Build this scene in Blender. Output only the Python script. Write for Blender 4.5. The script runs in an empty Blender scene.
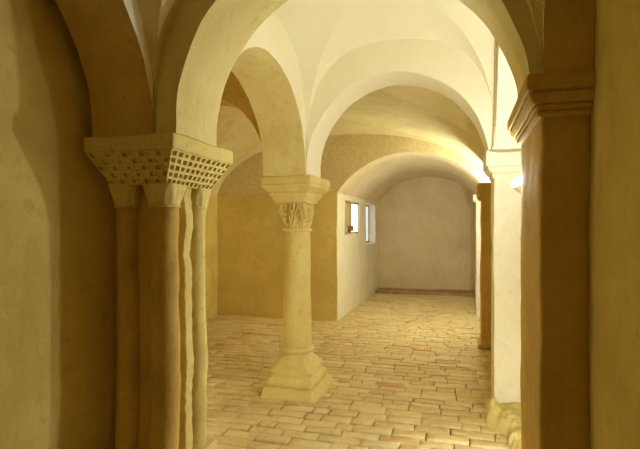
import bpy, bmesh, math, random
from mathutils import Vector, Matrix, noise
PI = math.pi
sc = bpy.context.scene
COL = sc.collection
random.seed(7)

# ------------------------------------------------------------------ materials
def new_mat(name):
    m = bpy.data.materials.new(name); m.use_nodes = True
    nt = m.node_tree; nt.nodes.clear()
    out = nt.nodes.new('ShaderNodeOutputMaterial')
    b = nt.nodes.new('ShaderNodeBsdfPrincipled')
    b.inputs['Specular IOR Level'].default_value = 0.15
    nt.links.new(b.outputs[0], out.inputs[0])
    return m, nt, b

def node(nt, typ, **kw):
    n = nt.nodes.new(typ)
    for k, v in kw.items():
        if k.startswith('i_'):
            n.inputs[k[2:].replace('_', ' ')].default_value = v
        else:
            setattr(n, k, v)
    return n

def mixcol(nt, fac, a, b, mode='MIX'):
    n = nt.nodes.new('ShaderNodeMix'); n.data_type = 'RGBA'; n.blend_type = mode
    for s, v in ((0, fac), (6, a), (7, b)):
        if hasattr(v, 'links'):
            nt.links.new(v, n.inputs[s])
        else:
            n.inputs[s].default_value = v if s == 0 else (v[0], v[1], v[2], 1)
    return n.outputs[2]

def ramp(nt, src, p0, p1):
    n = nt.nodes.new('ShaderNodeMapRange'); n.clamp = True
    n.inputs[1].default_value = p0; n.inputs[2].default_value = p1
    nt.links.new(src, n.inputs[0]); return n.outputs[0]

def noise_tex(nt, co, scale, detail=4, rough=.55, stretch=None):
    if stretch:
        mp = nt.nodes.new('ShaderNodeMapping'); mp.inputs['Scale'].default_value = stretch
        nt.links.new(co, mp.inputs[0]); co = mp.outputs[0]
    n = nt.nodes.new('ShaderNodeTexNoise')
    n.inputs['Scale'].default_value = scale; n.inputs['Detail'].default_value = detail
    n.inputs['Roughness'].default_value = rough
    nt.links.new(co, n.inputs['Vector'])
    return n.outputs[0]

def plaster(name, light, dark, stain=None, stain_amt=.5, bump=.25, fine=.12, scale=2.2, rough=.9, specks=0.0, rough_above=None, blot=.86):
    m, nt, b = new_mat(name)
    tc = nt.nodes.new('ShaderNodeTexCoord'); co = tc.outputs['Object']
    n1 = noise_tex(nt, co, scale, 6, .6)
    c = mixcol(nt, ramp(nt, n1, .35, .68), light, dark)
    n2 = noise_tex(nt, co, scale*6, 5, .65)
    c = mixcol(nt, ramp(nt, n2, .55, .8), c, tuple(x*blot for x in dark))
    if stain:
        n3 = noise_tex(nt, co, 1.3, 7, .7, (1.6, 1.6, .55))
        f = nt.nodes.new('ShaderNodeMath'); f.operation = 'MULTIPLY'; f.inputs[1].default_value = stain_amt
        nt.links.new(ramp(nt, n3, .52, .72), f.inputs[0])
        c = mixcol(nt, f.outputs[0], c, stain)
    if specks:
        n4 = noise_tex(nt, co, 38, 3, .6)
        f = nt.nodes.new('ShaderNodeMath'); f.operation = 'MULTIPLY'; f.inputs[1].default_value = specks
        nt.links.new(ramp(nt, n4, .62, .72), f.inputs[0])
        c = mixcol(nt, f.outputs[0], c, tuple(x*.45 for x in dark))
    hb = noise_tex(nt, co, 7, 6, .6)
    hf = noise_tex(nt, co, 55, 5, .65)
    add = nt.nodes.new('ShaderNodeMath'); add.operation = 'MULTIPLY_ADD'
    nt.links.new(hf, add.inputs[0]); add.inputs[1].default_value = fine; nt.links.new(hb, add.inputs[2])
    height = add.outputs[0]
    dist = nt.nodes.new('ShaderNodeBump'); dist.inputs['Strength'].default_value = bump
    dist.inputs['Distance'].default_value = .03
    if rough_above is not None:
        z = nt.nodes.new('ShaderNodeSeparateXYZ'); nt.links.new(co, z.inputs[0])
        wob = noise_tex(nt, co, 3, 3, .6)
        za = nt.nodes.new('ShaderNodeMath'); za.operation = 'MULTIPLY_ADD'
        nt.links.new(wob, za.inputs[0]); za.inputs[1].default_value = .12; nt.links.new(z.outputs[2], za.inputs[2])
        msk = ramp(nt, za.outputs[0], rough_above + .05, rough_above + .09)
        v = nt.nodes.new('ShaderNodeTexVoronoi'); v.inputs['Scale'].default_value = 22; v.feature = 'DISTANCE_TO_EDGE'
        mp = nt.nodes.new('ShaderNodeMapping'); mp.inputs['Scale'].default_value = (1, 1, 1.7)
        nt.links.new(co, mp.inputs[0]); nt.links.new(mp.outputs[0], v.inputs['Vector'])
        grit = noise_tex(nt, co, 34, 6, .7)
        vv = nt.nodes.new('ShaderNodeMath'); vv.operation = 'MULTIPLY_ADD'
        nt.links.new(ramp(nt, v.outputs['Distance'], 0, .12), vv.inputs[0]); vv.inputs[1].default_value = .35
        nt.links.new(grit, vv.inputs[2])
        mm = nt.nodes.new('ShaderNodeMath'); mm.operation = 'MULTIPLY'
        nt.links.new(vv.outputs[0], mm.inputs[0]); nt.links.new(msk, mm.inputs[1])
        ad = nt.nodes.new('ShaderNodeMath'); ad.operation = 'MULTIPLY_ADD'
        nt.links.new(mm.outputs[0], ad.inputs[0]); ad.inputs[1].default_value = 1.6; nt.links.new(height, ad.inputs[2])
        height = ad.outputs[0]
        g2 = mixcol(nt, ramp(nt, grit, .3, .7), (.54, .43, .20), (.74, .64, .36))
        c = mixcol(nt, msk, c, g2)
    nt.links.new(c, b.inputs['Base Color'])
    b.inputs['Roughness'].default_value = rough
    nt.links.new(height, dist.inputs['Height'])
    nt.links.new(dist.outputs[0], b.inputs['Normal'])
    return m

M = {}
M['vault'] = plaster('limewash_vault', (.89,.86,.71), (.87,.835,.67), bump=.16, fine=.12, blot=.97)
M['arch'] = plaster('plaster_arch', (.79,.71,.38), (.70,.60,.28), stain=(.56,.44,.15), stain_amt=.5, bump=.5, fine=.2)
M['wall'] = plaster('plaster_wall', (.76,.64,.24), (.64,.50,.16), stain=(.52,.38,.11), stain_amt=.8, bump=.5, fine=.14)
M['wallback'] = plaster('plaster_rough_wall', (.72,.59,.22), (.62,.48,.16), stain=(.53,.40,.13), stain_amt=.3, bump=.3, fine=.16, rough_above=1.98)
M['niche'] = plaster('plaster_niche', (.75,.66,.45), (.67,.58,.37), stain=(.54,.45,.27), stain_amt=.4, bump=.2, fine=.14)
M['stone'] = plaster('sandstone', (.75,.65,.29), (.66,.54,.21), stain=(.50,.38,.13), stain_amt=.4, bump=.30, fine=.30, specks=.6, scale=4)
M['shaded_brownstone'] = plaster('shaded_brown_sandstone', (.64,.46,.15), (.53,.36,.10), stain=(.40,.25,.06), stain_amt=.7, bump=.32, fine=.28, specks=.3, scale=3.5)  # browner copy for pieces in shade; part of the shade is in the colour
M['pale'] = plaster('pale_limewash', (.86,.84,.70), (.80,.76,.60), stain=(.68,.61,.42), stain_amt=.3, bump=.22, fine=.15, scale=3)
M['mortar'] = plaster('floor_mortar', (.34,.24,.10), (.24,.16,.06), bump=.5, fine=.4, scale=6)

def brick_mat():
    m, nt, b = new_mat('floor_brick')
    at = nt.nodes.new('ShaderNodeAttribute'); at.attribute_name = 'tone'
    tc = nt.nodes.new('ShaderNodeTexCoord'); co = tc.outputs['Object']
    sep = nt.nodes.new('ShaderNodeSeparateColor'); nt.links.new(at.outputs['Color'], sep.inputs[0])
    c = mixcol(nt, sep.outputs[0], (.66,.52,.24), (.78,.66,.37))
    c = mixcol(nt, sep.outputs[1], c, (.60,.26,.12))
    c = mixcol(nt, sep.outputs[2], c, (.40,.26,.20))
    n1 = noise_tex(nt, co, 9, 6, .65)
    c = mixcol(nt, ramp(nt, n1, .42, .7), c, (.77,.65,.36))
    n2 = noise_tex(nt, co, 30, 5, .6)
    c = mixcol(nt, ramp(nt, n2, .58, .8), c, (.48,.36,.17))
    n3 = noise_tex(nt, co, 2.3, 6, .7)
    dm = nt.nodes.new('ShaderNodeMath'); dm.operation = 'MULTIPLY'; dm.inputs[1].default_value = .55
    nt.links.new(ramp(nt, n3, .5, .72), dm.inputs[0])
    c = mixcol(nt, dm.outputs[0], c, (.50, .37, .17))
    nt.links.new(c, b.inputs['Base Color']); b.inputs['Roughness'].default_value = .85
    h = noise_tex(nt, co, 22, 6, .6)
    bp = nt.nodes.new('ShaderNodeBump'); bp.inputs['Strength'].default_value = .7; bp.inputs['Distance'].default_value = .02
    nt.links.new(h, bp.inputs['Height']); nt.links.new(bp.outputs[0], b.inputs['Normal'])
    return m
M['brick'] = brick_mat()
M['roughvault'] = plaster('rough_plaster_vault', (.80,.73,.42), (.72,.63,.32), stain=(.62,.51,.22), stain_amt=.4, bump=.7, fine=.45)

def simple(name, col, rough=.5, metal=0.0):
    m, nt, b = new_mat(name)
    tc = nt.nodes.new('ShaderNodeTexCoord')
    n = noise_tex(nt, tc.outputs['Object'], 25, 4, .6)
    c = mixcol(nt, ramp(nt, n, .35, .7), col, tuple(x*.75 for x in col))
    nt.links.new(c, b.inputs['Base Color'])
    b.inputs['Roughness'].default_value = rough; b.inputs['Metallic'].default_value = metal
    return m
M['metal'] = simple('lamp_metal', (.70,.66,.56), .45)
M['cable'] = simple('cable_sheath', (.50,.38,.17), .6)
M['wood'] = simple('window_wood', (.30,.16,.06), .6)
M['reddish'] = plaster('worn_red_brick', (.50,.34,.18), (.36,.22,.11), bump=.6, fine=.4, scale=5)
M['frame'] = simple('window_frame', (.46,.33,.15), .6)
M['panel'] = simple('window_panel', (.60,.52,.30), .7)

def emit(name, col, strength):
    m = bpy.data.materials.new(name); m.use_nodes = True
    nt = m.node_tree; nt.nodes.clear()
    out = nt.nodes.new('ShaderNodeOutputMaterial'); e = nt.nodes.new('ShaderNodeEmission')
    e.inputs[0].default_value = (*col, 1); e.inputs[1].default_value = strength
    nt.links.new(e.outputs[0], out.inputs[0]); return m

# ------------------------------------------------------------------ mesh helpers
def field(p, amp=1.0):
    """uneven hand-laid masonry: one continuous displacement of the whole place, so that joints stay closed"""
    a = noise.noise_vector(p*1.7 + Vector((3.1, 7.7, 1.3)))*.010
    b = noise.noise_vector(p*6.0 + Vector((9.1, 2.7, 5.3)))*.0055
    c = noise.noise_vector(p*19.0)*.0022
    return (a + b + c)*amp

class MB:
    def __init__(self): self.v = []; self.f = []; self.second = set()
    def add(self, p): self.v.append(Vector(p)); return len(self.v)-1
    def grid(self, fn, us, vs, flip=False):
        b = len(self.v); n = len(vs)
        for u in us:
            for v in vs: self.v.append(Vector(fn(u, v)))
        for i in range(len(us)-1):
            for j in range(n-1):
                q = (b+i*n+j, b+(i+1)*n+j, b+(i+1)*n+j+1, b+i*n+j+1)
                self.f.append(q[::-1] if flip else q)
    def loft(self, rings, cap0=True, cap1=True, closed=True):
        n = len(rings[0]); b = len(self.v)
        for r in rings:
            for p in r: self.v.append(Vector(p))
        for i in range(len(rings)-1):
            for j in range(n if closed else n-1):
                k = (j+1) % n
                self.f.append((b+i*n+j, b+i*n+k, b+(i+1)*n+k, b+(i+1)*n+j))
        for cap, i, rev in ((cap0, 0, True), (cap1, len(rings)-1, False)):
            if cap:
                c = Vector((0,0,0))
                for p in rings[i]: c += Vector(p)
                ci = self.add(c/n)
                for j in range(n):
                    k = (j+1) % n
                    t = (b+i*n+j, b+i*n+k, ci)
                    self.f.append(t[::-1] if rev else t)
    def build(self, name, mat, parent=None, amp=1.0, smooth=True, angle=38, weld=1e-4, kind=None, mat2=None):
        bm = bmesh.new()
        vs = [bm.verts.new(p + (field(p, amp) if amp else Vector((0,0,0)))) for p in self.v]
        for n, f in enumerate(self.f):
            if len(set(f)) < 3: continue
            try:
                q = bm.faces.new([vs[i] for i in f])
                if n in self.second: q.material_index = 1
            except ValueError: pass
        if weld: bmesh.ops.remove_doubles(bm, verts=bm.verts, dist=weld)
        bmesh.ops.recalc_face_normals(bm, faces=bm.faces)
        me = bpy.data.meshes.new(name); bm.to_mesh(me); bm.free()
        if smooth:
            for p in me.polygons: p.use_smooth = True
            try: me.set_sharp_from_angle(angle=math.radians(angle))
            except Exception: pass
        me.materials.append(mat)
        if mat2: me.materials.append(mat2)
        o = bpy.data.objects.new(name, me); COL.objects.link(o)
        if parent:
            o.parent = parent; o.location = -parent.location
        if kind: o['kind'] = kind
        return o

def lin(a, b, step):
    n = max(1, int(math.ceil(abs(b-a)/step)))
    return [a+(b-a)*i/n for i in range(n+1)]

def empty(name, loc, label, cat, group=None):
    o = bpy.data.objects.new(name, None); COL.objects.link(o)
    o.empty_display_size = .1; o.location = loc
    o['label'] = label; o['category'] = cat
    if group: o['group'] = group
    return o
def tag(o, label, cat, group=None):
    o['label'] = label; o['category'] = cat
    if group: o['group'] = group
    return o

def rrect(x0, x1, y0, y1, z, r=.008, n=10):
    """ring round a rectangle with rounded corners, equal point count whatever the size"""
    pts = []
    r = min(r, (x1-x0)/2.01, (y1-y0)/2.01)
    cs = [((x1-r, y0+r), -PI/2), ((x1-r, y1-r), 0), ((x0+r, y1-r), PI/2), ((x0+r, y0+r), PI)]
    for k in range(4):
        (cx, cy), a0 = cs[k]
        arc = [(cx+r*math.cos(a0+t*PI/6), cy+r*math.sin(a0+t*PI/6)) for t in range(4)]
        (nx, ny), a1 = cs[(k+1) % 4]
        nxt = (nx+r*math.cos(a1), ny+r*math.sin(a1))
        pts += arc
        for t in range(1, n):
            pts.append((arc[-1][0]+(nxt[0]-arc[-1][0])*t/n, arc[-1][1]+(nxt[1]-arc[-1][1])*t/n))
    return [(x, y, z) for x, y in pts]

def rect_loft(mb, levels, r=.008, n=10, step=.05):
    """levels: (z, x0, x1, y0, y1); long runs are subdivided"""
    rings = []
    for i, L in enumerate(levels):
        if i:
            P = levels[i-1]
            ks = max(1, int(abs(L[0]-P[0])/step))
            for k in range(1, ks):
                t = k/ks
                q = [P[j]+(L[j]-P[j])*t for j in range(5)]
                rings.append(rrect(q[1], q[2], q[3], q[4], q[0], r, n))
        rings.append(rrect(L[1], L[2], L[3], L[4], L[0], r, n))
    mb.loft(rings)

def ins(z, b, d):      # level inset by d from box b=(x0,x1,y0,y1)
    return (z, b[0]+d, b[1]-d, b[2]+d, b[3]-d)

def lathe(mb, prof, cx, cy, n=40, step=.05):
    rings = []
    for i, (z, r) in enumerate(prof):
        if i:
            z0, r0 = prof[i-1]; ks = max(1, int(abs(z-z0)/step))
            for k in range(1, ks):
                t = k/ks
                rings.append([(cx+(r0+(r-r0)*t)*math.cos(2*PI*j/n), cy+(r0+(r-r0)*t)*math.sin(2*PI*j/n), z0+(z-z0)*t) for j in range(n)])
        rings.append([(cx+r*math.cos(2*PI*j/n), cy+r*math.sin(2*PI*j/n), z) for j in range(n)])
    mb.loft(rings)

def arc_pts(a0, a1, z0, rz, n=44, ph0=0.0, ph1=0.0, ex=2.0):
    c, rx = (a0+a1)/2, (a1-a0)/2
    out = []
    for i in range(n+1):
        ph = ph0+(PI-ph0-ph1)*i/n
        cs, sn = math.cos(ph), math.sin(ph)
        out.append((c-rx*math.copysign(abs(cs)**(2/ex), cs), z0+rz*abs(sn)**(2/ex)))
    return out

def seg_pts(a0, a1, z0, rise, n=44):
    h = (a1-a0)/2; R = (h*h+rise*rise)/(2*rise); c = (a0+a1)/2; zc = z0+rise-R
    t = math.asin(h/R)
    return [(c+R*math.sin(-t+2*t*i/n), zc+R*math.cos(-t+2*t*i/n)) for i in range(n+1)]

def arch_solid(mb, axis, t0, t1, arc, zs0, zs1, ztop, w0, w1, rows=9, step=.05, faced=()):
    """solid wall with an arched opening. axis 'x': runs along x, thickness along y; axis 'y': the reverse"""
    P = (lambda a, t, z: (a, t, z)) if axis == 'x' else (lambda a, t, z: (t, a, z))
    a0, a1 = arc[0][0], arc[-1][0]
    poly = []
    if w0 > 0: poly += [(a, zs0) for a in lin(a0-w0, a0, step)]
    if abs(arc[0][1]-zs0) > 1e-3: poly += [(a0, z) for z in lin(zs0, arc[0][1], step)[(1 if w0 > 0 else 0):-1]]
    poly += arc if (w0 > 0 or True) else arc
    if abs(arc[-1][1]-zs1) > 1e-3: poly += [(a1, z) for z in lin(arc[-1][1], zs1, step)[1:]]
    if w1 > 0: poly += [(a, zs1) for a in lin(a1, a1+w1, step)[1:]]
    idx = range(len(poly)); ts = lin(t0, t1, step)
    mb.grid(lambda i, t: P(poly[i][0], t, poly[i][1]), idx, ts)
    for t in (t0, t1):
        nf = len(mb.f); run = []
        for i in idx:                      # faces; vertical stilts carry no face of their own
            if run and abs(poly[i][0]-poly[run[-1]][0]) < 1e-6:
                if len(run) > 1: mb.grid(lambda i, r: P(poly[i][0], t, poly[i][1]+(ztop-poly[i][1])*r), run, [k/rows for k in range(rows+1)])
                run = [i]
            else: run.append(i)
        if len(run) > 1: mb.grid(lambda i, r: P(poly[i][0], t, poly[i][1]+(ztop-poly[i][1])*r), run, [k/rows for k in range(rows+1)])
        if t in faced: mb.second |= set(range(nf, len(mb.f)))
    for e in (poly[0], poly[-1]):
        mb.grid(lambda z, t: P(e[0], t, z), lin(e[1], ztop, step), ts)
    mb.grid(lambda a, t: P(a, t, ztop), lin(poly[0][0], poly[-1][0], .3), [t0, t1])

def S(u, n): return max(0.0, 1-abs(u)**n)**(1/n)

def groin(name, x0, x1, y0, y1, spring, rise, dome, ex, mat, N=44):
    mb = MB()
    us = [math.sin(-PI/2+PI*i/N) for i in range(N+1)]
    def P(u, v):
        a, b = min(abs(u), abs(v)), max(abs(u), abs(v))
        z = spring+rise*S(a, ex)*(1+dome*(1-b*b)) if a < 1 else spring
        return ((x0+x1)/2+u*(x1-x0)/2, (y0+y1)/2+v*(y1-y0)/2, z)
    # steep feet of the webs: drop the corner down to the springing
    b = 0
    for u in us:
        for v in us: mb.add(P(u, v))
    n = N+1
    for i in range(N):
        for j in range(N):
            q = (i*n+j, (i+1)*n+j, (i+1)*n+j+1, i*n+j+1)
            if i == j: mb.f += [(q[0], q[1], q[2]), (q[0], q[2], q[3])]
            elif i+j == N-1: mb.f += [(q[0], q[1], q[3]), (q[1], q[2], q[3])]
            else: mb.f.append(q)
    return mb.build(name, mat, amp=.8, angle=30, kind='structure')

def wall_slab(name, x0, x1, y0, y1, z0, z1, mat, step=.09, holes=None):
    mb = MB()
    xs, ys, zs = lin(x0, x1, step), lin(y0, y1, step), lin(z0, z1, step)
    for x in (x0, x1): mb.grid(lambda y, z: (x, y, z), ys, zs)
    for y in (y0, y1): mb.grid(lambda x, z: (x, y, z), xs, zs)
    for z in (z0, z1): mb.grid(lambda x, y: (x, y, z), xs, ys)
    return mb.build(name, mat, kind='structure')

# ------------------------------------------------------------------ layout (metres; camera stands at 0,0)
ZL, ZR, ZT = 1.92, 2.055, 3.45       # top of left capitals, of right capitals, of the masonry
Y1, Y1b = 2.00, 2.40                 # arch nearest the camera
Y2, Y2b = 3.97, 4.38                 # arch on the slender column
YB, YN = 7.40, 11.30                 # rough wall, end of the niche

# ------------------------------------------------------------------ the setting
def make_floor():
    mb = MB(); tones = []
    base = MB()
    base.grid(lambda x, y: (x, y, -.020+.006*noise.noise(Vector((x*5, y*5, 0)))), lin(-4.3, .9, .06), lin(-1.7, 11.5, .06))
    rnd = random.Random(3)
    bricks = []
    y = .3
    while y < 11.35:
        dy = rnd.uniform(.10, .138)
        x = -4.25+rnd.uniform(0, .28)
        while x < .75:
            L = rnd.uniform(.21, .31)
            if rnd.random() < .12: L *= .55
            bricks.append((x, x+L, y, y+dy)); x += L
        y += dy
    vs, fs, fc = [], [], []
    for (x0, x1, y0, y1) in bricks:
        g = rnd.uniform(.003, .012)
        h = rnd.uniform(-.005, .007); tx, ty = rnd.uniform(-.015, .015), rnd.uniform(-.035, .035)
        cx, cy = (x0+x1)/2, (y0+y1)/2
        rot = rnd.uniform(-.012, .012)
        wavy = lambda X, Y: .012*noise.noise(Vector((X*.9, Y*.9, 4)))
        b = len(vs)
        def ring(inset, z):
            ax, bx, ay, by = x0+inset*.5, x1-inset*.5, y0+inset, y1-inset
            pts = []
            for (px, py) in ((ax, ay), (ax*.67+bx*.33, ay), (ax*.33+bx*.67, ay), (bx, ay), (bx, (ay+by)/2), (bx, by),
                             (ax*.33+bx*.67, by), (ax*.67+bx*.33, by), (ax, by), (ax, (ay+by)/2)):
                jx, jy = rnd.uniform(-.004, .004), rnd.uniform(-.004, .004)
                qx, qy = px+jx, py+jy
                rx = cx+(qx-cx)*math.cos(rot)-(qy-cy)*math.sin(rot); ry = cy+(qx-cx)*math.sin(rot)+(qy-cy)*math.cos(rot)
                zz = z+h+tx*(qx-cx)+ty*(qy-cy)+wavy(qx, qy)+rnd.uniform(-.0015, .0015)
                yy = ry+.025*noise.noise(Vector((rx*.8, ry*.35, 9)))
                pts.append((rx, yy, zz))
            return pts
        rings = [ring(g, -.04), ring(g, -.009), ring(g+.004, -.003), ring(g+.015, 0.0)]
        for r in rings: vs += r
        t = (rnd.random(), 1.0*(rnd.random() < .035)*rnd.uniform(.3, .8), 1.0*(rnd.random() < .05)*rnd.uniform(.1, .45))
        for i in range(3):
            for j in range(10):
                k = (j+1) % 10
                fs.append((b+i*10+j, b+i*10+k, b+(i+1)*10+k, b+(i+1)*10+j)); fc.append(t)
        fs.append(tuple(b+30+j for j in range(10))); fc.append(t)
    me = bpy.data.meshes.new('floor')
    nb = len(vs)
    allv = vs+[tuple(p) for p in base.v]
    me.from_pydata(allv, [], fs+[tuple(i+nb for i in f) for f in base.f])
    at = me.attributes.new('tone', 'FLOAT_COLOR', 'FACE')
    cols = []
    for t in fc: cols += [t[0], t[1], t[2], 1]
    for f in base.f: cols += [.2, 0, 0, 1]
    at.data.foreach_set('color', cols)
    me.materials.append(M['brick']); me.materials.append(M['mortar'])
    mi = [0]*len(fs)+[1]*len(base.f)
    me.polygons.foreach_set('material_index', mi)
    for p in me.polygons: p.use_smooth = True
    me.set_sharp_from_angle(angle=math.radians(50))
    o = bpy.data.objects.new('floor', me); COL.objects.link(o); o['kind'] = 'structure'
make_floor()

# camera bay: vault and walls
groin('ceiling', -1.394, .288, .45, Y1+.005, 1.97, .85, .15, 2.2, M['arch'])
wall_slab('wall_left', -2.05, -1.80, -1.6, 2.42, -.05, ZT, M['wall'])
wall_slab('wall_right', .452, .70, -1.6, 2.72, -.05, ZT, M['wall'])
wall_slab('wall_front', -2.05, .70, -1.75, -1.6, -.05, ZT, M['wall'], .2)
mb = MB(); mb.grid(lambda x, y: (x, y, 2.75), lin(-1.9, .6, .2), lin(-1.7, .46, .2)); mb.build('ceiling_entrance', M['wall'], kind='structure')
# bright bay behind the first arch
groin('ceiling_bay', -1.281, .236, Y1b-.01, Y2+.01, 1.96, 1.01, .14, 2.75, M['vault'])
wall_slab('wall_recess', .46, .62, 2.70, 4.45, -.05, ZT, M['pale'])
# left aisle
groin('ceiling_aisle', -2.97, -1.64, 2.40, Y2+.01, 1.97, .98, .1, 2.6, M['vault'], 30)
wall_slab('wall_aisle_left', -3.15, -2.95, 2.2, 4.4, -.05, ZT, M['wall'])
wall_slab('wall_aisle_front', -3.15, -1.78, 2.25, 2.42, -.05, ZT, M['wall'])
# cross room: one wide barrel vault
mb = MB(); prof = arc_pts(-3.93, .38, 1.86, 1.02, 150, ex=2.1)
def cross_z(i, y):
    x, z = prof[i]
    u = (x+.53)/.90
    if abs(u) < 1: z = max(z, 1.9+1.02*S(u, 2.6)-.38*(y-Y2b)-.02)
    return (x, y, z)
mb.grid(cross_z, range(len(prof)), lin(Y2b-.03, YB+.02, .035))
mb.build('ceiling_cross', M['roughvault'], kind='structure')
wall_slab('wall_cross_left', -4.15, -3.92, Y2b-.1, YB+.2, -.05, 2.2, M['wall'])
wall_slab('wall_cross_right', .37, .60, 4.52, YB+.2, -.05, 2.3, M['wall'])
mb = MB(); arch_solid(mb, 'x', YB, YB+.05, seg_pts(-1.88, .33, 1.99, .58), -.05, -.05, 3.1, 2.1, .3, rows=26, step=.06)
mb.build('wall_back', M['wallback'], kind='structure')
wall_slab('wall_cross_front', -4.1, -2.95, Y2, Y2b, -.05, ZT, M['wall'])
# niche: barrel vault, side walls, end wall; openings for the windows are real
prof2 = seg_pts(-1.885, .335, 1.985, .585)
mb = MB(); mb.grid(lambda i, y: (prof2[i][0], y, prof2[i][1]), range(0, 45), lin(YB+.03, YN+.05, .07))
mb.build('ceiling_niche', M['niche'], kind='structure')
wall_slab('wall_niche_back', -2.3, .7, YN, YN+.2, -.05, 2.75, M['niche'])
wall_slab('wall_niche_right', .33, .55, YB+.04, YN+.1, -.05, 2.05, M['niche'])
W1 = (7.95, 9.10, 1.33, 1.90); W2 = (9.75, 10.85, 1.10, 1.93)      # window openings: y0,y1,z0,z1
def niche_left():
    mb = MB(); x0, x1 = -2.25, -1.88
    ys = sorted(set(lin(YB+.03, YN+.1, .09)+[W1[0], W1[1], W2[0], W2[1]])); zs = sorted(set(lin(-.05, 2.05, .07)+[W1[2], W1[3], W2[2], W2[3]]))
    hole = lambda y, z: any(w[0]-1e-5 < y < w[1]+1e-5 and w[2]-1e-5 < z < w[3]+1e-5 for w in (W1, W2))
    for x in (x0, x1):
        for i in range(len(ys)-1):
            for j in range(len(zs)-1):
                if not hole((ys[i]+ys[i+1])/2, (zs[j]+zs[j+1])/2):
                    mb.grid(lambda y, z: (x, y, z), ys[i:i+2], zs[j:j+2])
    for w in (W1, W2):
        yy = [y for y in ys if w[0]-1e-6 <= y <= w[1]+1e-6]; zz = [z for z in zs if w[2]-1e-6 <= z <= w[3]+1e-6]
        xx = lin(x0, x1, .06)
        for z in (w[2], w[3]): mb.grid(lambda y, x: (x, y, z), yy, xx)
        for y in (w[0], w[1]): mb.grid(lambda z, x: (x, y, z), zz, xx)
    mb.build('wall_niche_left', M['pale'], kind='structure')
niche_left()
def bars(mb, x0, x1, y0, y1, z0, z1, t):
    rect_loft(mb, [(z0, x0, x1, y0, y0+t), (z1, x0, x1, y0, y0+t)], .004, 3)
    rect_loft(mb, [(z0, x0, x1, y1-t, y1), (z1, x0, x1, y1-t, y1)], .004, 3)
    rect_loft(mb, [(z0, x0, x1, y0+t, y1-t), (z0+t, x0, x1, y0+t, y1-t)], .004, 3)
    rect_loft(mb, [(z1-t, x0, x1, y0+t, y1-t), (z1, x0, x1, y0+t, y1-t)], .004, 3)
def make_windows():
    day = emit('daylight_pane', (.86, .94, 1.0), 5.0)
    day2 = emit('daylight_pane_dull', (.92, .96, 1.0), .9)
    # near window: bright pane in its far half, a plain panel in the near half
    mb = MB(); bars(mb, -1.93, -1.89, W1[0]+.01, W1[1]-.01, W1[2]+.01, W1[3]-.01, .03)
    rect_loft(mb, [(W1[2]+.04, -1.93, -1.89, 8.44, 8.48), (W1[3]-.04, -1.93, -1.89, 8.44, 8.48)], .004, 3)
    w = mb.build('window_1', M['frame'], amp=0, kind='structure')
    mb = MB(); rect_loft(mb, [(W1[2]+.04, -1.92, -1.905, 8.485, W1[1]-.04), (W1[3]-.04, -1.92, -1.905, 8.485, W1[1]-.04)], .002, 4)
    mb.build('pane', day, w, amp=0)
    mb = MB(); rect_loft(mb, [(W1[2]+.04, -1.92, -1.905, W1[0]+.04, 8.435), (W1[3]-.04, -1.92, -1.905, W1[0]+.04, 8.435)], .002, 4)
    mb.build('panel', M['panel'], w, amp=0)
    mb = MB(); rect_loft(mb, [(1.385, -1.90, -1.83, 8.24, 8.42), (1.48, -1.90, -1.84, 8.24, 8.42)], .008, 4)
    mb.build('latch_box', M['wood'], w, amp=0)
    # far window: deep reveal, dull pane behind it
    mb = MB(); bars(mb, -2.06, -2.02, W2[0]+.01, W2[1]-.01, W2[2]+.01, W2[3]-.01, .03)
    w = mb.build('window_2', M['panel'], amp=0, kind='structure')
    mb = MB(); rect_loft(mb, [(W2[2]+.04, -2.05, -2.035, W2[0]+.04, W2[1]-.04), (W2[3]-.04, -2.05, -2.035, W2[0]+.04, W2[1]-.04)], .002, 4)
    mb.build('pane', day2, w, amp=0)
make_windows()

# ------------------------------------------------------------------ arches
def arch(name, label, axis, t0, t1, arc, zs0, zs1, ztop, w0, w1, mat, mat2=None, faced=()):
    mb = MB(); arch_solid(mb, axis, t0, t1, arc, zs0, zs1, ztop, w0, w1, rows=16, step=.03, faced=faced)
    return tag(mb.build(name, mat, amp=1.0, mat2=mat2), label, 'arch')
arch('round_arch', 'broad plastered round arch spanning from the pitted capital to the brown moulded pier',
     'x', Y1, Y1b, arc_pts(-1.274, .240, 1.975, .76, ph1=.108), ZL, ZR, ZT, .451, .21, M['arch'])
arch('round_arch', 'brightly lit round arch resting on the slender column and the pale rear pier',
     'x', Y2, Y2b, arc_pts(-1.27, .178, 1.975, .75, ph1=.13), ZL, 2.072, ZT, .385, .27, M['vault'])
arch('round_arch', 'narrow plastered arch springing from behind the pitted capital to the slender column',
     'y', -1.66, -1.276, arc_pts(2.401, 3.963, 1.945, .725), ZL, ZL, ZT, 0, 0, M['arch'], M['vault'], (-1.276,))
arch('round_arch', 'brown shaded arch seen through the left opening, springing from the slender column into the aisle',
     'x', Y2+.02, Y2b, arc_pts(-2.94, -1.665, 2.0, .66), ZL, ZL, ZT, 0, 0, M['shaded_brownstone'])
arch('round_arch', 'dark blind arch against the left wall, springing from the front of the pitted capital',
     'y', -1.725, -1.390, arc_pts(.50, Y1-.012, 1.945, .74), ZL, ZL, ZT, .3, 0, M['shaded_brownstone'], M['vault'], (-1.390,))  # inner face coloured pale to stand in for a streak of lamplight
arch('round_arch', 'dark blind arch against the right wall above the brown moulded capital',
     'y', .285, .450, arc_pts(.50, Y1-.012, 2.06, .70), ZR, ZR, ZT, .3, 0, M['shaded_brownstone'], M['vault'], (.285,))  # pale inner face again imitates a thin lit edge
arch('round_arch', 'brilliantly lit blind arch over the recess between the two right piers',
     'y', .232, .45, arc_pts(Y1b+.02, Y2-.015, 2.08, .70), 2.075, 2.075, ZT, 0, 0, M['vault'])

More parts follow.
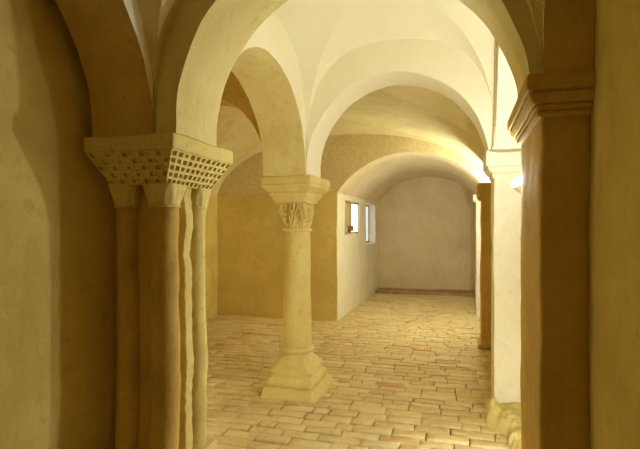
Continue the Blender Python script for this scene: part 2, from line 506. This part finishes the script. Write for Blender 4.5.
# ------------------------------------------------------------------ left compound pier
def pitted_face(mb, A, B, C, D, cols, rows, depth, margin=.18, stagger=False, seed=1):
    """quad A(bottom left) B(bottom right) C(top right) D(top left); square pits sunk along the inward normal"""
    A, B, C, D = map(Vector, (A, B, C, D)); nrm = (B-A).cross(D-A).normalized()
    rnd = random.Random(seed)
    P = lambda u, v: (A*(1-u)+B*u)*(1-v)+(D*(1-u)+C*u)*v
    for r in range(rows):
        for c in range(cols):
            u0, u1, v0, v1 = c/cols, (c+1)/cols, r/rows, (r+1)/rows
            o = [P(u0, v0), P(u1, v0), P(u1, v1), P(u0, v1)]
            if stagger and (r+c) % 2: dp, mg = depth*.25, .12
            else: dp, mg = depth*rnd.uniform(.75, 1.15), margin*rnd.uniform(.8, 1.25)
            jj = lambda: rnd.uniform(-.03, .03)
            mu, mv = (u1-u0)*mg, (v1-v0)*mg
            i1 = [P(u0+mu, v0+mv), P(u1-mu, v0+mv), P(u1-mu, v1-mv), P(u0+mu, v1-mv)]
            i2 = [P(u0+mu*1.5, v0+mv*1.5)-nrm*dp, P(u1-mu*1.5, v0+mv*1.5)-nrm*dp, P(u1-mu*1.5, v1-mv*1.5)-nrm*dp, P(u0+mu*1.5, v1-mv*1.5)-nrm*dp]
            b = len(mb.v)
            for q in o+i1+i2: mb.v.append(q)
            for k in range(4):
                l = (k+1) % 4
                mb.f += [(b+k, b+l, b+4+l, b+4+k), (b+4+k, b+4+l, b+8+l, b+8+k)]
            mb.f.append((b+8, b+9, b+10, b+11))

def small_capital(mb, cx, cy, z0, z1, r0, r1):
    n = 64; rings = []
    for i in range(21):
        t = i/20; rings_r = []
        z = z0+(z1-z0)*t
        for j in range(n):
            th = 2*PI*j/n
            sq = 1/max(abs(math.cos(th)), abs(math.sin(th)))
            k = max(0, (t-.25)/.75)**1.3
            shape = (1-k)+k*min(sq, 1.28)
            r = (r0+(r1-r0)*t**1.4)*shape
            leaf = abs(math.sin(2*th))**.6*math.sin(PI*min(1, t*1.15))
            r += .007*leaf+.003*math.cos(12*th)*math.sin(PI*t)
            if t < .09: r = r0*1.14
            if t > .9: r = r1*min(sq, 1.25)*.98
            rings_r.append((cx+r*math.cos(th), cy+r*math.sin(th), z))
        rings.append(rings_r)
    mb.loft(rings)

def left_pier():
    t = empty('compound_pier', (-1.53, 2.27, 0), 'clustered stone pier with small shafts under a capital of square pits, beside the left wall', 'pier')
    A = (-1.768, -1.275, 1.975, 2.60)           # abacus
    B = (-1.66, -1.355, 2.045, 2.48)            # foot of the pitted block
    mb = MB(); rect_loft(mb, [ins(1.842, A, .012), ins(1.848, A, .002), ins(1.85, A, 0), ins(1.915, A, 0), ins(ZL, A, .006)], .012, 14, .02)
    mb.build('abacus', M['stone'], t, .9)
    T = (A[0]+.008, A[1]-.008, A[2]+.008, A[3]-.008)
    zt, zb = 1.845, 1.690
    mb = MB()
    c = lambda b, z: [(b[0], b[2], z), (b[1], b[2], z), (b[1], b[3], z), (b[0], b[3], z)]
    lo, hi = c(B, zb), c(T, zt)
    pitted_face(mb, lo[0], lo[1], hi[1], hi[0], 10, 5, .016, .2, True, 2)
    pitted_face(mb, lo[1], lo[2], hi[2], hi[1], 11, 5, .032, .17, False, 4)
    for k in (2, 3):
        l = (k+1) % 4
        mb.grid(lambda u, v: (Vector(lo[k])*(1-u)+Vector(lo[l])*u)*(1-v)+(Vector(hi[k])*(1-u)+Vector(hi[l])*u)*v, [i/8 for i in range(9)], [i/5 for i in range(6)])
    mb.build('pitted_block', M['stone'], t, .35, smooth=False)['label'] = 'tapering block cut with rows of square pits'
    zb = 1.692
    mb = MB(); rect_loft(mb, [(.30, -1.70, -1.415, 2.12, 2.44), (zb, -1.70, -1.415, 2.12, 2.44)], .01, 8, .06)
    mb.build('core', M['shaded_brownstone'], t, 1)
    for (x, y, r, lab) in ((-1.622, 2.125, .060, 'plain left-hand shaft'), (-1.412, 2.122, .068, 'thick front shaft'), (-1.405, 2.405, .055, 'brightly lit rear shaft')):
        mb = MB(); lathe(mb, [(.28, r*1.02), (1.595, r*.97)], x, y, 36, .025)
        s = mb.build('shaft', M['stone'] if y > 2.3 else M['shaded_brownstone'], t, 1.3); s['label'] = lab  # lit rear shaft in plain stone, front shafts browner: shade put into colour
        mb = MB(); small_capital(mb, x, y, 1.585, zb+.004, r*1.0, r*1.30)
        mb.build('small_capital', M['stone'], t, .3)
    # broken strip between the two right-hand shafts
    mb = MB(); rings = []; rnd = random.Random(5)
    for i in range(120):
        z = .3+(zb-.3)*i/119
        e0 = .5*noise.noise(Vector((z*6, 1, 0)))+.5*noise.noise(Vector((z*31, 5, 0)))
        e1 = .5*noise.noise(Vector((z*7, 9, 0)))+.5*noise.noise(Vector((z*19, 3, 0)))
        rings.append(rrect(-1.43, -1.372+.016*e1, 2.245+.012*e0, 2.315+.016*e1, z, .006, 4))
    mb.loft(rings); mb.build('strip', M['stone'], t, .8)['label'] = 'pale broken strip of plaster'
    mb = MB(); rect_loft(mb, [(0, -1.78, -1.29, 1.99, 2.56), (.16, -1.78, -1.29, 1.99, 2.56), (.18, -1.77, -1.30, 2.0, 2.55), (.24, -1.74, -1.32, 2.03, 2.52), (.30, -1.73, -1.33, 2.04, 2.51)], .02, 10, .04)
    mb.build('base', M['stone'], t, 1)
left_pier()

# ------------------------------------------------------------------ slender column
def column():
    cx, cy = -1.462, 4.285
    t = empty('slender_column', (cx, cy, 0), 'slender round stone column with carved leaf capital and stepped square base', 'column')
    A = (-1.70, -1.235, 3.985, 4.60)
    mb = MB()
    rect_loft(mb, [ins(1.70, A, .098), ins(1.715, A, .090), ins(1.765, A, .060), ins(1.775, A, .056), ins(1.782, A, .062), ins(1.79, A, .050), ins(1.800, A, .040),
                   ins(1.815, A, .022), ins(1.825, A, .010), ins(1.832, A, .004), ins(1.845, A, .002), ins(1.851, A, .009), ins(1.857, A, .001), ins(1.91, A, 0), ins(ZL, A, .008)], .012, 12, .02)
    mb.build('abacus', M['stone'], t, .8)
    # leaf capital
    n = 240; rings = []; H0, H1 = 1.465, 1.706
    ex, ey = (A[1]-A[0])/2-.092, (A[3]-A[2])/2-.15
    ccx, ccy = (A[0]+A[1])/2, cy
    for i in range(73):
        u = i/72; ring = []
        z = H0+(H1-H0)*u
        for j in range(n):
            th = 2*PI*(j+.5)/n
            ct, st = math.cos(th), math.sin(th)
            k = max(0, min(1, u/.93))**1.25
            rc = .122+.018*u
            sx = 1/max(abs(ct)/ex, abs(st)/ey)
            rs = sx
            r = rc*(1-k)+rs*k
            d = 0
            for L in range(8):                      # tall leaves: faces and corners, lobed outline with midrib and veins
                a = (th-L*PI/4+PI) % (2*PI)-PI
                w = (.40-.18*u)*(1+.16*math.cos(u*34))
                q = abs(a)/w
                if q < 1 and u < .93:
                    body = (1-q**5)
                    vein = abs(math.cos(q*5.0-u*7))**.7
                    d = max(d, body*(.35+.65*vein)*(.9 if L % 2 else 1))
            for L in range(8):
                a = (th-(L+.5)*PI/4+PI) % (2*PI)-PI
                q = abs(a)/.22
                if q < 1 and .42 < u < .93:
                    d = max(d, .8*(1-q*q)*(.55+.45*math.cos(q*8+u*22)))
            r += (.030+.030*u)*d*max(0, math.sin(PI*min(1, .03+u*1.0)))**.5-.016-.030*u
            if u > .93: r = max(rs, r)+.006
            ring.append((cx+(ccx-cx)*k+r*ct, cy+r*st, z))
        rings.append(ring)
    mb = MB(); mb.loft(rings); mb.build('capital', M['stone'], t, .3, angle=50)['label'] = 'capital carved with upright leaves'
    mb = MB(); lathe(mb, [(1.438, .118), (1.442, .130), (1.450, .136), (1.455, .136), (1.466, .130), (1.472, .118)], cx, cy, 48)
    mb.build('neck_ring', M['stone'], t, .3)
    mb = MB(); lathe(mb, [(.40, .130), (.62, .128), (1.0, .122), (1.442, .114)], cx, cy, 48)
    mb.build('shaft', M['stone'], t, .9)
    # base: ring, bell with corner spurs, square step, plinth
    b = empty('x', (0,0,0), '', ''); bpy.data.objects.remove(b)
    rings = []
    for (z, r, sq) in ((.085, .205, .92), (.10, .214, .92), (.125, .216, .90), (.150, .206, .85), (.165, .190, .8), (.180, .190, .8), (.215, .190, .7), (.230, .182, .6), (.240, .170, .42), (.268, .164, .3), (.30, .157, .15), (.335, .146, 0.0), (.35, .140, 0), (.358, .150, 0), (.372, .160, 0), (.386, .160, 0), (.398, .151, 0), (.408, .136, 0)):
        ring = []
        for j in range(72):
            th = 2*PI*(j+.5)/72
            q = 1/max(abs(math.cos(th)), abs(math.sin(th)))
            f = (1-sq)+sq*q
            sp = abs(math.sin(2*th))**6*(.03 if .2 < z < .3 else 0)
            ring.append((cx+(r*f+sp)*math.cos(th), cy+(r*f+sp)*math.sin(th)*(1.04+.2*sq), z))
        rings.append(ring)
    mb = MB(); mb.loft(rings); mb.build('base', M['stone'], t, 1.0, angle=45)
    mb = MB(); rect_loft(mb, [(0, -1.70, -1.195, 3.955, 4.60), (.02, -1.695, -1.20, 3.96, 4.59), (.07, -1.685, -1.215, 3.985, 4.57), (.09, -1.675, -1.225, 4.0, 4.55)], .03, 14, .02)
    mb.build('plinth', M['stone'], t, 1.4)
column()

# ------------------------------------------------------------------ right piers
def right_pier():
    t = empty('square_pier', (.38, 2.4, 0), 'dark brown square pier with moulded capital, right edge beside the shaded wall', 'pier')
    mb = MB(); rect_loft(mb, [(.2, .282, .455, 2.05, 2.74), (1.925, .282, .455, 2.05, 2.74)], .012, 10, .06)
    mb.build('shaft', M['shaded_brownstone'], t, 1)
    def lv(z, d): return (z, .222+d, .455, 1.975+d, 2.82-d)
    mb = MB(); rect_loft(mb, [lv(1.905, .052), lv(1.908, .044), lv(1.916, .040), lv(1.924, .044), lv(1.927, .050), lv(1.930, .040), lv(1.937, .034), lv(1.946, .036), lv(1.949, .042),
                              lv(1.952, .026), lv(1.968, .016), lv(1.984, .011), lv(1.989, .018), lv(1.993, .018), lv(1.997, .004), lv(2.004, 0), lv(2.048, 0), lv(ZR, .005)], .008, 12, .02)
    mb.build('moulded_capital', M['shaded_brownstone'], t, .45)
    mb = MB(); rect_loft(mb, [(0, .24, .455, 2.0, 2.80), (.17, .24, .455, 2.0, 2.80), (.205, .275, .455, 2.04, 2.75)], .02, 8, .04)
    mb.build('base', M['shaded_brownstone'], t, 1)
right_pier()

def rear_pier():
    t = empty('square_pier', (.35, 4.25, 0), 'pale brightly lit square pier behind the brown moulded pier, with a rough plaster foot', 'pier')
    mb = MB(); rect_loft(mb, [(.0, .222, .450, 4.07, 4.44), (1.86, .222, .455, 4.07, 4.44)], .012, 10, .06)
    mb.build('shaft', M['pale'], t, 1)
    def lv(z, d): return (z, .160+d, .455, 4.0+d, 4.50-d)
    mb = MB(); rect_loft(mb, [lv(1.855, .062), lv(1.868, .050), lv(1.890, .046), lv(1.895, .054), lv(1.90, .040), lv(1.925, .018), lv(1.94, .012), lv(1.945, .020), lv(1.95, .004), lv(1.957, 0), lv(2.06, 0), lv(2.07, .004)], .008, 12, .02)
    mb.build('moulded_capital', M['pale'], t, .8)
    # rough footing: lumpy plaster running forward along the wall
    mb = MB()
    ys = lin(3.05, 4.34, .018)
    nz = lambda x, y, f, k: noise.noise(Vector((x*f, y*f, k)))
    def edge(y):
        e = .29+.022*nz(0, y, 6, 7)+.016*nz(0, y, 17, 2)+.008*nz(0, y, 41, 5)
        s = max(0, min(1, (y-3.70)/.22)); s = s*s*(3-2*s)
        return e-.135*s
    ts = [k/20 for k in range(21)]
    def P(y, u):
        e = edge(y); end = max(0, min(1, (y-3.05)/.12, (4.34-y)/.06))
        x = e+(.452-e)*u
        h = (.075+.05*min(1, u*1.6))*end*min(1, (u*5)**.7)
        h += .11*max(0, 1-abs(y-4.0)/.11)*max(0, 1-abs(u-.16)/.22)
        z = h+(.022*nz(x, y, 13, 3)+.014*nz(x, y, 31, 8)+.008*nz(x, y, 67, 4))*(1 if u > 0 else 0)
        return (x+.01*nz(x, y, 25, 6), y, max(-.02, z) if u > 0 else -.02)
    mb.grid(P, ys, ts)
    mb.build('footing', M['stone'], t, 1, angle=55)['label'] = 'rough crumbling plaster foot'
rear_pier()

def stub_pier():
    t = empty('square_pier', (.28, 6.5, 0), 'narrow brown shaded pier standing before the far niche, behind the pale lit pier', 'pier')
    mb = MB(); rect_loft(mb, [(0, .165, .362, 6.27, 6.72), (.03, .165, .362, 6.27, 6.72), (.06, .200, .362, 6.30, 6.70), (1.80, .200, .362, 6.30, 6.70)], .01, 8, .07)
    mb.build('shaft', M['shaded_brownstone'], t, 1)
    mb = MB(); rect_loft(mb, [(1.80, .185, .362, 6.29, 6.71), (1.84, .158, .362, 6.27, 6.73), (1.985, .158, .362, 6.27, 6.73), (2.0, .162, .362, 6.275, 6.725)], .01, 8, .04)
    mb.build('block_capital', M['shaded_brownstone'], t, 1)
stub_pier()

def pilaster():
    t = empty('niche_pilaster', (.27, 8.7, 0), 'narrow white pilaster with small cap on the right side of the far niche', 'pilaster')
    mb = MB(); rect_loft(mb, [(0, .195, .322, 8.5, 8.9), (1.87, .195, .322, 8.5, 8.9)], .01, 6, .08); mb.build('shaft', M['pale'], t, 1)
    mb = MB(); rect_loft(mb, [(1.87, .17, .322, 8.47, 8.93), (1.90, .145, .322, 8.45, 8.95), (1.99, .145, .322, 8.45, 8.95)], .012, 6, .04); mb.build('cap', M['pale'], t, 1)
pilaster()

# low worn brick step at the end of the niche
mb = MB(); rect_loft(mb, [(0, -1.86, .32, 10.75, 11.29), (.05, -1.86, .32, 10.75, 11.29), (.06, -1.85, .31, 10.76, 11.28)], .01, 30, .03)
tag(mb.build('brick_step', M['reddish'], amp=2), 'low worn reddish step along the foot of the far niche wall', 'step')

# ------------------------------------------------------------------ lamps and cable
def aim(o, d): o.rotation_euler = Vector(d).to_track_quat('-Z', 'Y').to_euler()
def can(mb, c, d, prof, n=24):
    d = Vector(d).normalized(); s = d.orthogonal().normalized(); u = d.cross(s); c = Vector(c)
    mb.loft([[c+d*h+(s*math.cos(2*PI*j/n)+u*math.sin(2*PI*j/n))*r for j in range(n)] for h, r in prof])

WARM = (.99, 1.02, .92)
def wall_lamp(label, c, d, py, energy, color, off=.12, side=False):
    """spotlight head on a short arm from a wall plate at y = py"""
    c = Vector(c); d = Vector(d)
    t = empty('wall_lamp', (py, c.y, c.z) if side else (c.x, py, c.z), label, 'lamp')
    mb = MB(); can(mb, c, d, [(-.07, .012), (-.065, .026), (-.02, .034), (.03, .040), (.035, .040), (.033, .034), (.02, .032)])
    mb.build('head', M['metal'], t, 0)
    mb = MB(); can(mb, c, d, [(.022, .034), (.030, .030), (.034, .018)])
    mb.build('lens', emit('lamp_lens', (1.0, .93, .75), 40), t, 0)
    B = (py-.02, py, c.y-.04, c.y+.04) if side else (c.x-.03, c.x+.05, py, py+.02)
    mb = MB(); rect_loft(mb, [ins(c.z-.07, B, 0), ins(c.z+.03, B, 0)], .004, 3); mb.build('bracket_plate', M['metal'], t, 0)
    a = Vector((py-.015, c.y, c.z-.03)) if side else Vector((c.x+.015, py+.015, c.z-.03))
    mb = MB(); e = c-d.normalized()*.05-a; can(mb, a, e, [(0, .008), (e.length, .008)], 10); mb.build('arm', M['metal'], t, 0)
    L = bpy.data.lights.new('wall_lamp_light', 'POINT'); L.energy = energy; L.color = color; L.shadow_soft_size = .03
    o = bpy.data.objects.new('wall_lamp_light', L); COL.objects.link(o); o.parent = t; o.location = c+d.normalized()*off-Vector(t.location)
LA, LB, LC, LD = 28, 76, 9, 17
wall_lamp('small glowing spotlight fixed behind the brown moulded pier', (.318, 3.10, 1.725), (-.55, -.45, .6), .452, LA, WARM, .07, True)
wall_lamp('spotlight fixed on the back of the narrow brown pier before the niche', (.27, 6.90, 1.72), (-.5, .2, .85), 6.715, LB, (.98, 1.0, .88), .1)

def added_uplight(name, loc, d, label, energy, color, size=.03, off=.10):  # extra lamps, added out of sight to raise the light
    t = empty(name, loc, label, 'lamp')
    c = Vector(loc)+Vector((0, 0, .09))
    mb = MB(); can(mb, loc, (0, 0, 1), [(0, .035), (.012, .035), (.016, .010), (.05, .010)], 20); mb.build('stand', M['metal'], t, 0)
    mb = MB(); can(mb, c, d, [(-.045, .014), (-.04, .028), (.03, .040), (.035, .040), (.03, .035), (.02, .033)]); mb.build('head', M['metal'], t, 0)
    mb = MB(); can(mb, c, d, [(.022, .034), (.030, .03), (.034, .015)]); mb.build('lens', emit(name+'_lens', color, 30), t, 0)
    L = bpy.data.lights.new(name+'_light', 'POINT'); L.energy = energy; L.color = color; L.shadow_soft_size = size
    o = bpy.data.objects.new(name+'_light', L); COL.objects.link(o); o.parent = t; o.location = c+Vector(d).normalized()*off-Vector(loc)
added_uplight('added_uplight', (.37, 2.87, .0), (-.35, .05, .9), 'added unseen floor lamp behind the brown moulded pier', LD, WARM, .04, .14)  # added lamp, evens the light on the rear pier and groins
added_uplight('added_uplight', (-2.35, 2.75, 0.0), (.2, .2, 1), 'added unseen floor lamp brightening the left aisle behind the clustered pier', LC, WARM)  # added lamp, only there to brighten the aisle

def cable():
    pts = [(.218, 3.188+.782*v-.02, 1.96+1.01*S(v, 2.75)-.03) for v in (.66, .70, .75, .8, .85, .9, .94, .97, .985)]+[(.205, 3.945, 2.10), (.19, 3.982, 2.060), (.25, 3.988, 2.054), (.33, 3.988, 2.056), (.43, 3.988, 2.058)]
    cu = bpy.data.curves.new('tmp', 'CURVE'); cu.dimensions = '3D'; sp = cu.splines.new('POLY'); sp.points.add(len(pts)-1)
    for i, p in enumerate(pts): sp.points[i].co = (*(Vector(p)+field(Vector(p))), 1)
    cu.bevel_depth = .007; cu.bevel_resolution = 2
    o = bpy.data.objects.new('tmp', cu); COL.objects.link(o)
    me = bpy.data.meshes.new_from_object(o.evaluated_get(bpy.context.evaluated_depsgraph_get()))
    bpy.data.objects.remove(o); me.name = 'electric_cable'
    o = bpy.data.objects.new('electric_cable', me); COL.objects.link(o); me.materials.clear(); me.materials.append(M['cable'])
    tag(o, 'thin brown cable running down the vault corner and along the pale pier capital', 'cable')
cable()

# ------------------------------------------------------------------ world, camera, view
w = bpy.data.worlds.new('world'); sc.world = w; w.use_nodes = True
w.node_tree.nodes['Background'].inputs[0].default_value = (.8, .9, 1, 1)
w.node_tree.nodes['Background'].inputs[1].default_value = 0.0
cam = bpy.data.cameras.new('camera'); cam.sensor_width = 36; cam.lens = 495/640*36; cam.clip_start = .02
co = bpy.data.objects.new('camera', cam); COL.objects.link(co)
co.location = (0, 0, 1.5); co.rotation_euler = (PI/2, 0, math.radians(16.2))
sc.camera = co
sc.view_settings.view_transform = 'Standard'; sc.view_settings.look = 'None'
sc.view_settings.exposure = 0.0; sc.view_settings.gamma = 1; sc.view_settings.use_curve_mapping = False
try:
    sc.cycles.use_denoising = True
    sc.cycles.max_bounces = 14; sc.cycles.diffuse_bounces = 10
    sc.cycles.sample_clamp_indirect = 6
except Exception: pass
